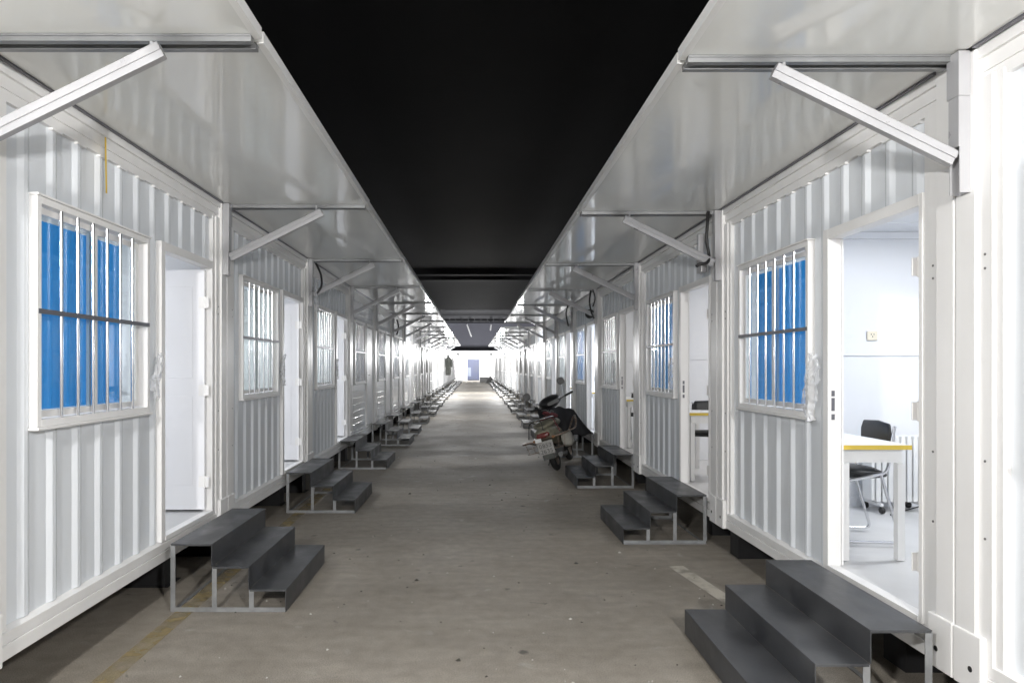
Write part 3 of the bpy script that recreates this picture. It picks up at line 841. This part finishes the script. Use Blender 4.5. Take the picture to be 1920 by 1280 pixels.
# ------------------------------------------------------------------ scooter
def build_scooter():
    t = thing('scooter', 'dusty olive motor scooter with black leg blanket parked by the right wall', 'scooter', (1.34, 10.95, 0), R(-17))
    t.rotation_euler = (0, R(-17), R(-17)); t.scale = (1.1, 1.06, 1.04)
    def part(name, b, m, sm=50, par=t, bev=0): return put(name, b.mesh(name, m, sm), par, bevel=bev)
    for y, r in ((0, .25), (1.22, .25)):
        b = MB(); prof = []
        for i in range(17):
            a = 2 * math.pi * i / 16; prof.append((r - .05 + .05 * math.cos(a), .045 * math.sin(a)))
        b.lathe(prof, (0, y, r), 'x', 32); wobj = part('wheel', b, M['rubber'])
        b = MB(); b.lathe([(.03, -.06), (.035, -.03), (.15, -.028), (.165, -.035), (.165, .035), (.15, .028), (.035, .03), (.03, .06)], (0, y, r), 'x', 24); part('rim', b, M['rusty_chrome'], par=wobj)
    # rear body
    b = MB(); b.loft([((0, -.36, .62), .05, .03), ((0, -.30, .61), .11, .07), ((0, -.15, .58), .16, .12), ((0, .10, .55), .18, .15), ((0, .35, .50), .17, .17), ((0, .50, .44), .13, .14), ((0, .56, .40), .08, .10)], 24, p=2.6)
    part('body', b, M['olive'])
    b = MB(); b.loft([((0, -.24, .70), .06, .02), ((0, -.15, .72), .14, .045), ((0, .05, .735), .165, .055), ((0, .22, .74), .16, .055)], 20, p=2.6)
    part('rear_seat', b, M['olive'])
    b = MB(); b.loft([((0, .20, .735), .15, .055), ((0, .34, .73), .165, .065), ((0, .50, .71), .15, .06), ((0, .62, .68), .10, .04), ((0, .66, .66), .05, .02)], 20, p=2.4)
    part('seat', b, M['seat'])
    b = MB(); b.tube([(.0, .20, .795), (.10, .21, .785), (.155, .22, .74)], .006, 6); b.tube([(.0, .20, .795), (-.10, .21, .785), (-.155, .22, .74)], .006, 6); part('seat_strap', b, M['black'])
    # wheel guard and mud flap
    b = MB()
    prev = None
    for i in range(13):
        a = R(20 + i * 12.5); y_, z_ = -math.cos(a) * .30, .25 + math.sin(a) * .30
        if prev: b.poly([(-.07, prev[0], prev[1]), (.07, prev[0], prev[1]), (.07, y_, z_), (-.07, y_, z_)])
        prev = (y_, z_)
    part('rear_fender', b, M['mudgreen'])
    b = MB(); b.box(-.085, .085, -.352, -.344, .22, .46); part('mud_flap', b, M['mudgreen'])
    b = MB(); b.box(-.115, .115, -.372, -.366, .30, .50); pl = part('licence_plate', b, M['plate'], bev=.002)
    for i, txt in enumerate(('0853', '2635')):
        cu = bpy.data.curves.new('plate_text', 'FONT'); cu.body = txt; cu.size = .085; cu.extrude = .0008; cu.align_x = 'CENTER'; cu.space_character = 1.12
        cu.materials.append(M['plate_ink'])
        tmp = bpy.data.objects.new('tmp', cu)
        me = bpy.data.meshes.new_from_object(tmp); bpy.data.objects.remove(tmp)
        o = put('plate_lettering', me, pl)
        o.location = (0, -.3735, .405 - i * .085); o.rotation_euler = (R(90), 0, 0)
    b = MB(); b.loft([((0, -.395, .585), .05, .02), ((0, -.385, .585), .085, .035), ((0, -.34, .59), .10, .04)], 16, p=3); part('tail_light', b, M['red'])
    b = MB(); b.box(-.12, -.03, -.40, -.38, .50, .555); part('reflector_bar', b, M['white'], bev=.003)
    for s in (-1, 1):
        b = MB(); b.loft([((s*.14, -.36, .53), .02, .02), ((s*.14, -.33, .53), .03, .028), ((s*.12, -.28, .54), .02, .02)], 10); part('indicator', b, mat('amber_lens', (.25, .12, .05), .3) if s == -1 else bpy.data.materials['amber_lens'])
    # chrome grab rail above the tail and the big crash bar
    b = MB(); b.tube(rounded([(-.15, .12, .76), (-.17, -.10, .82), (-.14, -.34, .83), (.14, -.34, .83), (.17, -.10, .82), (.15, .12, .76)], .06), .011, 8)
    b.tube([(-.15, -.22, .825), (.15, -.22, .825)], .008, 6); b.tube([(-.16, -.12, .82), (.16, -.12, .82)], .008, 6); part('grab_rail', b, M['chrome'])
    b = MB(); b.tube(rounded([(-.20, .35, .40), (-.38, .16, .52), (-.34, -.30, .52), (.30, -.30, .54), (.43, .05, .56), (.44, .20, .72), (.40, .32, .74), (.20, .40, .45)], .09), .013, 10)
    b.tube([(-.05, -.30, .53), (-.04, -.26, .60)], .008, 6); part('crash_bar', b, M['rusty_chrome'])
    # side cases
    b = MB(); b.loft([((.24, -.05, .44), .05, .09), ((.25, 0, .43), .07, .12), ((.25, .22, .42), .07, .12), ((.24, .28, .43), .05, .09)], 14, p=3); part('side_case', b, M['seat'])
    # engine, exhaust
    b = MB(); b.loft([((-.02, -.05, .26), .09, .07), ((-.02, .15, .27), .12, .10), ((-.02, .42, .28), .12, .09)], 14, p=3); part('engine', b, M['grey'])
    b = MB(); b.tube([(.13, .35, .22), (.15, .1, .21), (.16, -.28, .25)], [.02, .036, .036], 12); part('exhaust', b, M['grey'])
    b = MB(); b.box(-.17, .17, .50, .95, .26, .31); part('footboard', b, M['black'], bev=.01)
    # leg shield and front
    b = MB(); b.loft([((0, .90, .30), .14, .03), ((0, .93, .42), .19, .05), ((0, .97, .62), .20, .06)], 12)
    b = MB()
    sh = [(.12, .92, .28), (.20, .93, .38), (.21, .98, .62), (.17, 1.02, .84), (.09, 1.03, .92)]
    n = len(sh)
    for i in range(n - 1):
        x0, y0, z0 = sh[i]; x1, y1, z1 = sh[i + 1]
        for d in (0, .09):
            b.poly([(-x0, y0 + d, z0), (0, y0 + d + .06, z0), (0, y1 + d + .06, z1), (-x1, y1 + d, z1)]); b.poly([(0, y0 + d + .06, z0), (x0, y0 + d, z0), (x1, y1 + d, z1), (0, y1 + d + .06, z1)])
        for s in (-1, 1): b.poly([(s*x0, y0, z0), (s*x0, y0 + .09, z0), (s*x1, y1 + .09, z1), (s*x1, y1, z1)])
    part('leg_shield', b, M['olive'])
    b = MB(); b.tube([(0, 1.22, .25), (0, 1.12, .6), (0, 1.02, .98)], [.03, .035, .03], 10); part('steering_column', b, M['grey'])
    b = MB(); b.loft([((0, 1.08, .52), .05, .03), ((0, 1.22, .54), .075, .04), ((0, 1.40, .48), .07, .03), ((0, 1.5, .40), .04, .02)], 12); part('front_fender', b, M['olive'])
    # bars turned to the left: own empty frame by matrix
    Mx = Matrix.Translation((0, 1.0, .98)) @ Matrix.Rotation(R(24), 4, 'Z') @ Matrix.Rotation(R(-10), 4, 'Y')
    def xf(b):
        b.v = [tuple(Mx @ Vector(v)) for v in b.v]; return b
    b = MB(); b.tube([(-.34, -.10, .06), (-.2, -.03, .05), (0, 0, .02), (.2, -.03, .05), (.34, -.10, .06)], .011, 8); hb = part('handlebar', xf(b), M['grey'])
    for s in (-1, 1):
        b = MB(); b.tube([(s*.25, -.055, .055), (s*.38, -.12, .062)], .019, 10); part('grip', xf(b), M['rubber'], par=hb)
        b = MB(); b.tube([(s*.23, -.03, .08), (s*.28, .0, .20), (s*.30, -.01, .27)], .006, 6); part('mirror_stem', xf(b), M['chrome'], par=hb)
        b = MB(); b.loft([((s*.31, -.025, .31), .04, .045), ((s*.31, -.01, .31), .062, .062), ((s*.31, .015, .31), .045, .045)], 18, p=2.6); part('mirror', xf(b), M['grey'], par=hb)
    b = MB(); b.loft([((0, -.16, .03), .06, .03), ((0, -.10, .06), .16, .07), ((0, .02, .07), .19, .10), ((0, .12, .04), .15, .10), ((0, .19, .0), .07, .06)], 20, p=2.4); part('handlebar_cowl', xf(b), M['black'])
    b = MB(); b.loft([((0, .17, .01), .08, .06), ((0, .21, .0), .06, .045)], 16); part('headlight', xf(b), M['white'])
    b = MB(); b.loft([((0, -.162, .04), .03, .012), ((0, -.168, .045), .10, .03)], 12, p=4); part('dashboard', xf(b), M['grey'])
    # padded wind blanket draped from the bars
    b = MB(); nu, nv = 22, 18; vs = []
    for i in range(nu + 1):
        u = i / nu
        for j in range(nv + 1):
            v = j / nv
            top = Vector((-.22 + .56 * u, .82 + .10 * math.sin(u * 3.1), .97 - .26 * max(0, u - .35) ** 1.2))
            bot = Vector((-.10 + .64 * u, .62 + .16 * u, .40 + .05 * math.sin(u * 5)))
            p = top.lerp(bot, v); p.y -= .10 * math.sin(v * math.pi) + .022 * math.sin(u * 17 + v * 4) ; p.z += .012 * math.sin(u * 23)
            vs.append(p)
    b.v = [tuple(p) for p in vs] + [tuple(p + Vector((0, .02, 0))) for p in vs]
    st = nv + 1; off = len(vs)
    for i in range(nu):
        for j in range(nv):
            a = i*st + j; b.f.append((a, a+1, a+st+1, a+st)); b.m.append(0); b.f.append((off+a, off+a+st, off+a+st+1, off+a+1)); b.m.append(0)
    for i in range(nu):
        for j in (0, nv):
            a = i*st + j; b.f.append((a, a+st, off+a+st, off+a)); b.m.append(0)
    for j in range(nv):
        for i in (0, nu):
            a = i*st + j; b.f.append((a, a+1, off+a+1, off+a)); b.m.append(0)
    part('wind_blanket', b, M['cloth'], 180)
    for x, z in ((.02, .86), (-.04, .74)):
        b = MB(); b.lathe([(0, -.004), (.016, -.004), (.016, .004), (0, .004)], (x, .72, z), 'y', 14); part('snap_button', b, M['steel'])
    b = MB(); b.tube(rounded([(-.16, .40, .62), (-.24, .42, .74), (-.20, .80, .80), (.06, .82, .80)], .05), .009, 8); part('side_rail', b, M['chrome'])
    b = MB(); b.loft([((-.03, .50, .76), .09, .02), ((-.03, .56, .79), .14, .05), ((-.02, .68, .80), .13, .05), ((-.02, .74, .78), .07, .03)], 14, p=2.3); part('cushion', b, M['maroon'])
    b = MB()
    for i in range(7): b.tube([(-.30 + i * .1, -.30 + .01 * abs(3 - i), .53), (-.26 + i * .087, -.33, .36)], .004, 5)
    b.tube([(-.27, -.335, .36), (.27, -.335, .36)], .006, 6); b.tube([(-.285, -.32, .44), (.285, -.32, .44)], .004, 6); part('wire_rack', b, M['rusty_chrome'])
    for q, (x0, x1) in enumerate(((-.12, .20), (.10, -.16), (-.18, .02))):
        b = MB(); b.tube(rounded([(x0, .10, .80), ((x0 + x1) / 2, -.10 - .05 * q, .84), (x1, -.28, .80), (x1 * 1.3, -.36, .58)], .05), .007, 6); part('tie_strap', b, M['black'] if q else M['maroon'])
    # side stand
    b = MB(); b.tube([(-.10, .45, .26), (-.22, .46, .06)], .010, 8); part('side_stand', b, M['grey'])
    return t
scoot = build_scooter()
# maroon cloth bundle tied on the floorboard side
r_ = random.Random(3)
bt = thing('cloth_bundle', 'maroon cloth bundle with loose straps lying on the scooter seat', 'cloth', (1.27, 11.45, .86))
b = MB(); n = 14; N = 9; vs = []
for i in range(N + 1):
    f = i / N; rr = math.sin(math.pi * max(.04, min(.96, f)))
    for j in range(n):
        a = 2 * math.pi * j / n; q = 1 + r_.uniform(-.25, .25)
        vs.append((math.cos(a) * .10 * rr * q + (f - .5) * .22, math.sin(a) * .07 * rr * q, (f - .5) * -.06 + math.sin(a * 2) * .02))
b.v = vs
for i in range(N):
    for j in range(n):
        q = (j + 1) % n; b.f.append((i*n + j, i*n + q, (i+1)*n + q, (i+1)*n + j)); b.m.append(0)
put('cloth', b.mesh('cloth', M['maroon'], 180), bt)
b = MB()
for i in range(5):
    a = r_.uniform(0, 6.28); b.tube([(0, 0, .02), (.08 * math.cos(a), .06, .07), (.16 * math.cos(a), .02, .02 + .05 * r_.random())], .006, 5)
put('strap', b.mesh('strap', M['grey'], 60), bt)

# ------------------------------------------------------------------ coat, far boxes
b = MB(); b.loft([((0, 0, 0), .0, .0)], 4) if False else None
b = MB()
ct = thing('coat', 'dark coat hanging from the far left cabin wall', 'coat', (-1.95, 50.5, 1.05))
n = 18; rings = [(0, .17, .10), (.25, .20, .12), (.6, .19, .12), (.9, .21, .13), (1.15, .25, .12), (1.28, .15, .09), (1.36, .06, .06), (1.44, .09, .09), (1.50, .03, .03)]
for z, rx, ry in rings:
    for j in range(n):
        a = 2 * math.pi * j / n; q = 1 + .10 * math.sin(a * 5 + z * 3)
        b.v.append((math.cos(a) * rx * q, math.sin(a) * ry * q, z))
for i in range(len(rings) - 1):
    for j in range(n):
        q = (j + 1) % n; b.f.append((i*n + j, i*n + q, (i+1)*n + q, (i+1)*n + j)); b.m.append(0)
put('coat_body', b.mesh('coat_body', M['darkcoat'], 60), ct)
for s in (-1, 1):
    b = MB(); b.tube([(s*.20, 0, 1.18), (s*.27, 0, .9), (s*.26, .02, .6)], [.07, .065, .05], 10); put('sleeve', b.mesh('sleeve', M['darkcoat'], 60), ct)
b = MB(); b.tube([(0, 0, 1.48), (-.05, 0, 1.60), (-.2, 0, 1.62)], .01, 6); put('hook', b.mesh('hook', M['dark_steel'], 60), ct)
b = MB(); b.box(-.45, .45, -.35, .35, .001, .55); b.box(-.47, .47, -.37, .37, .5505, .60)
tag(put('storage_box', b.mesh('storage_box', M['grey']), None, (1.0, 74, 0), .02), 'small grey box on the ground near the far end wall', 'box')
b = MB(); b.prism([(-.55, 0), (.5, 0), (.35, .3), (.0, .75), (-.2, .6)], (0, -.3, .001), (0, .3, .001))
tag(put('covered_pile', b.mesh('covered_pile', M['grey']), None, (1.62, 70, 0), .03), 'grey covered heap beside the far right steps', 'heap')

# ------------------------------------------------------------------ end building
t = thing('end_cabin', 'glaring white cabin closing the far end of the lane', 'building', (0, 85, 0))
b = MB(); X0, X1, H_ = -.15 * 6, .70, 2.62
xl, xr = -.93, .60
b.box(-9, xl, 0, 5, .0, 3.55); b.box(xr, 9, 0, 5, .0, 3.55); b.box(xl, xr, 0, 5, 2.66, 3.55); b.box(xl, xr, .5, 5, .0, 2.66)
put('wall', b.mesh('wall', M['white']), t)
b = MB(); b.box(xl + .04, xr - .04, .2, .26, .05, 2.62); dd = put('door', b.mesh('door', M['bluedoor']), t)
b = MB(); b.box(xl + .08, xl + .48, .185, .2, .5, 1.6); put('notice_panel', b.mesh('notice_panel', mat('pale_panel', (.12, .14, .19), .4)), dd)
b = MB(); b.box(-9.2, 9.2, -.04, 5.2, 3.551, 3.66); put('roof', b.mesh('roof', M['frame']), t)

# ------------------------------------------------------------------ hall over the rows
ht = thing('hall', 'dark hall roof and pale back wall above the cabin rows', 'hall', (0, 0, 0))
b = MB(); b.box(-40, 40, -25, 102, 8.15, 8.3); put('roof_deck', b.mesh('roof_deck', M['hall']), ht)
b = MB(); b.box(-40, 40, 100, 100.3, 0, 8.1); put('back_wall', b.mesh('back_wall', M['hallwall']), ht)
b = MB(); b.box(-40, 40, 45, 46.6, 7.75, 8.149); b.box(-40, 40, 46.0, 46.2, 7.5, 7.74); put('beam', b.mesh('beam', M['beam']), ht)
b = MB(); b.box(-40, 40, 86, 86.5, 7.75, 8.149)
for x in range(-8, 9): b.box(x * .8 - .03, x * .8 + .03, 86.1, 86.2, 7.45, 7.75)
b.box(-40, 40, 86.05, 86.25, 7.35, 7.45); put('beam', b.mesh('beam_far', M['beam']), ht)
for i, (x, rot, L_) in enumerate(((-.95, .35, 1.9), (2.05, -.15, .9))):
    lt = thing('hanging_fixture', ['long pale fixture hanging askew under the far hall beam', 'short pale double fixture hanging under the far hall beam'][i], 'fixture', (x, 84, 6.9))
    b = MB(); b.box(-.09, .09, -.10, .10, -L_ * .85, .0); o = put('housing', b.mesh('housing', M['grey']), lt, bevel=.02); o.rotation_euler.y = -rot
    b = MB(); b.tube([(0, 0, 0), (0, .3, .5)], .02, 6); put('hanger', b.mesh('hanger', M['beam']), lt)

# ------------------------------------------------------------------ lamps of the lane
def lane_lamp(x, y, z, power, label, color=(1, 1, 1), show=True, spot=None):
    t = thing('lane_lamp', label, 'lamp', (x, y, z), 0, 'tube lamps hung below the awnings')
    b = MB(); b.box(-.04, .04, -.6, .6, .035, .07); put('housing', cached('llh', lambda: b.mesh('housing', M['lampbody'])), t)
    b = MB(); b.tube([(0, -.58, .02), (0, .58, .02)], .014, 8); put('tube', cached('llt', lambda: b.mesh('tube', M['glow'], 60)), t)
    b = MB()
    for y_ in (-.4, .4): b.tube([(0, y_, .07), (0, y_, 3.055 - z)] if abs(x) < 1.8 else [(0, y_, .06), (.26 if x > 0 else -.26, y_, .06)], .006, 5)
    put('hanger', b.mesh('hanger', M['dark_steel']), t)
    lamp('lane_lamp_light', 'POINT', (0, 0, -.05), power, color, .11, parent=t)
NEARP = 520
for s_, nm in ((-1, 'left'), (1, 'right')):
    lane_lamp(s_ * 1.45, -.9, 2.9, NEARP, 'tube lamp under the awning behind the camera on the ' + nm, (1, .985, .96))
    lane_lamp(s_ * 1.35, 1.0, 2.9, 18, 'added fill tube out of view beside the camera on the ' + nm, (1, .985, .96))  # unseen pair added as frontal fill for the nearest walls
i = 0
for y, pw in ((22.5, 45), (36.5, 190), (43.5, 270), (52, 150), (62, 150), (72, 150)):
    for s in (-1, 1):
        lane_lamp(s * (1.5 if y < 47 else 1.9), y, 2.35 if y < 47 else 2.9, pw, '%s lamp far down the %s row of awnings' % (['nearest', 'second', 'third', 'fourth', 'fifth', 'farthest'][i], 'left' if s < 0 else 'right')); 
    i += 1
def flood(x, y, z, power, label, tilt):
    t = thing('floodlight', label, 'floodlight', (x, y, z), 0, 'floodlights at the far end of the lane')
    b = MB(); b.box(-.22, .22, -.05, .05, -.16, .16); h = put('housing', cached('flh', lambda: b.mesh('housing', M['lampbody'])), t, bevel=.01); h.rotation_euler.x = tilt
    b = MB(); b.box(-.19, .19, .0505, .054, -.13, .13); put('lens', cached('fll', lambda: b.mesh('lens', M['glow'])), h)
    b = MB(); b.box(-.02, .02, -.09, -.051, -z, .0); put('pole', b.mesh('pole', M['lampbody']), t)
    lamp('floodlight_light', 'AREA', (0, .08, 0), power, (.97, .98, 1), .38, .26, (R(-90) + math.pi + tilt, 0, 0), t)
flood(-1.9, 77, 3.1, 900, 'left floodlight on a pole before the end cabin', R(0))
flood(1.9, 77, 3.1, 900, 'right floodlight on a pole before the end cabin', R(0))
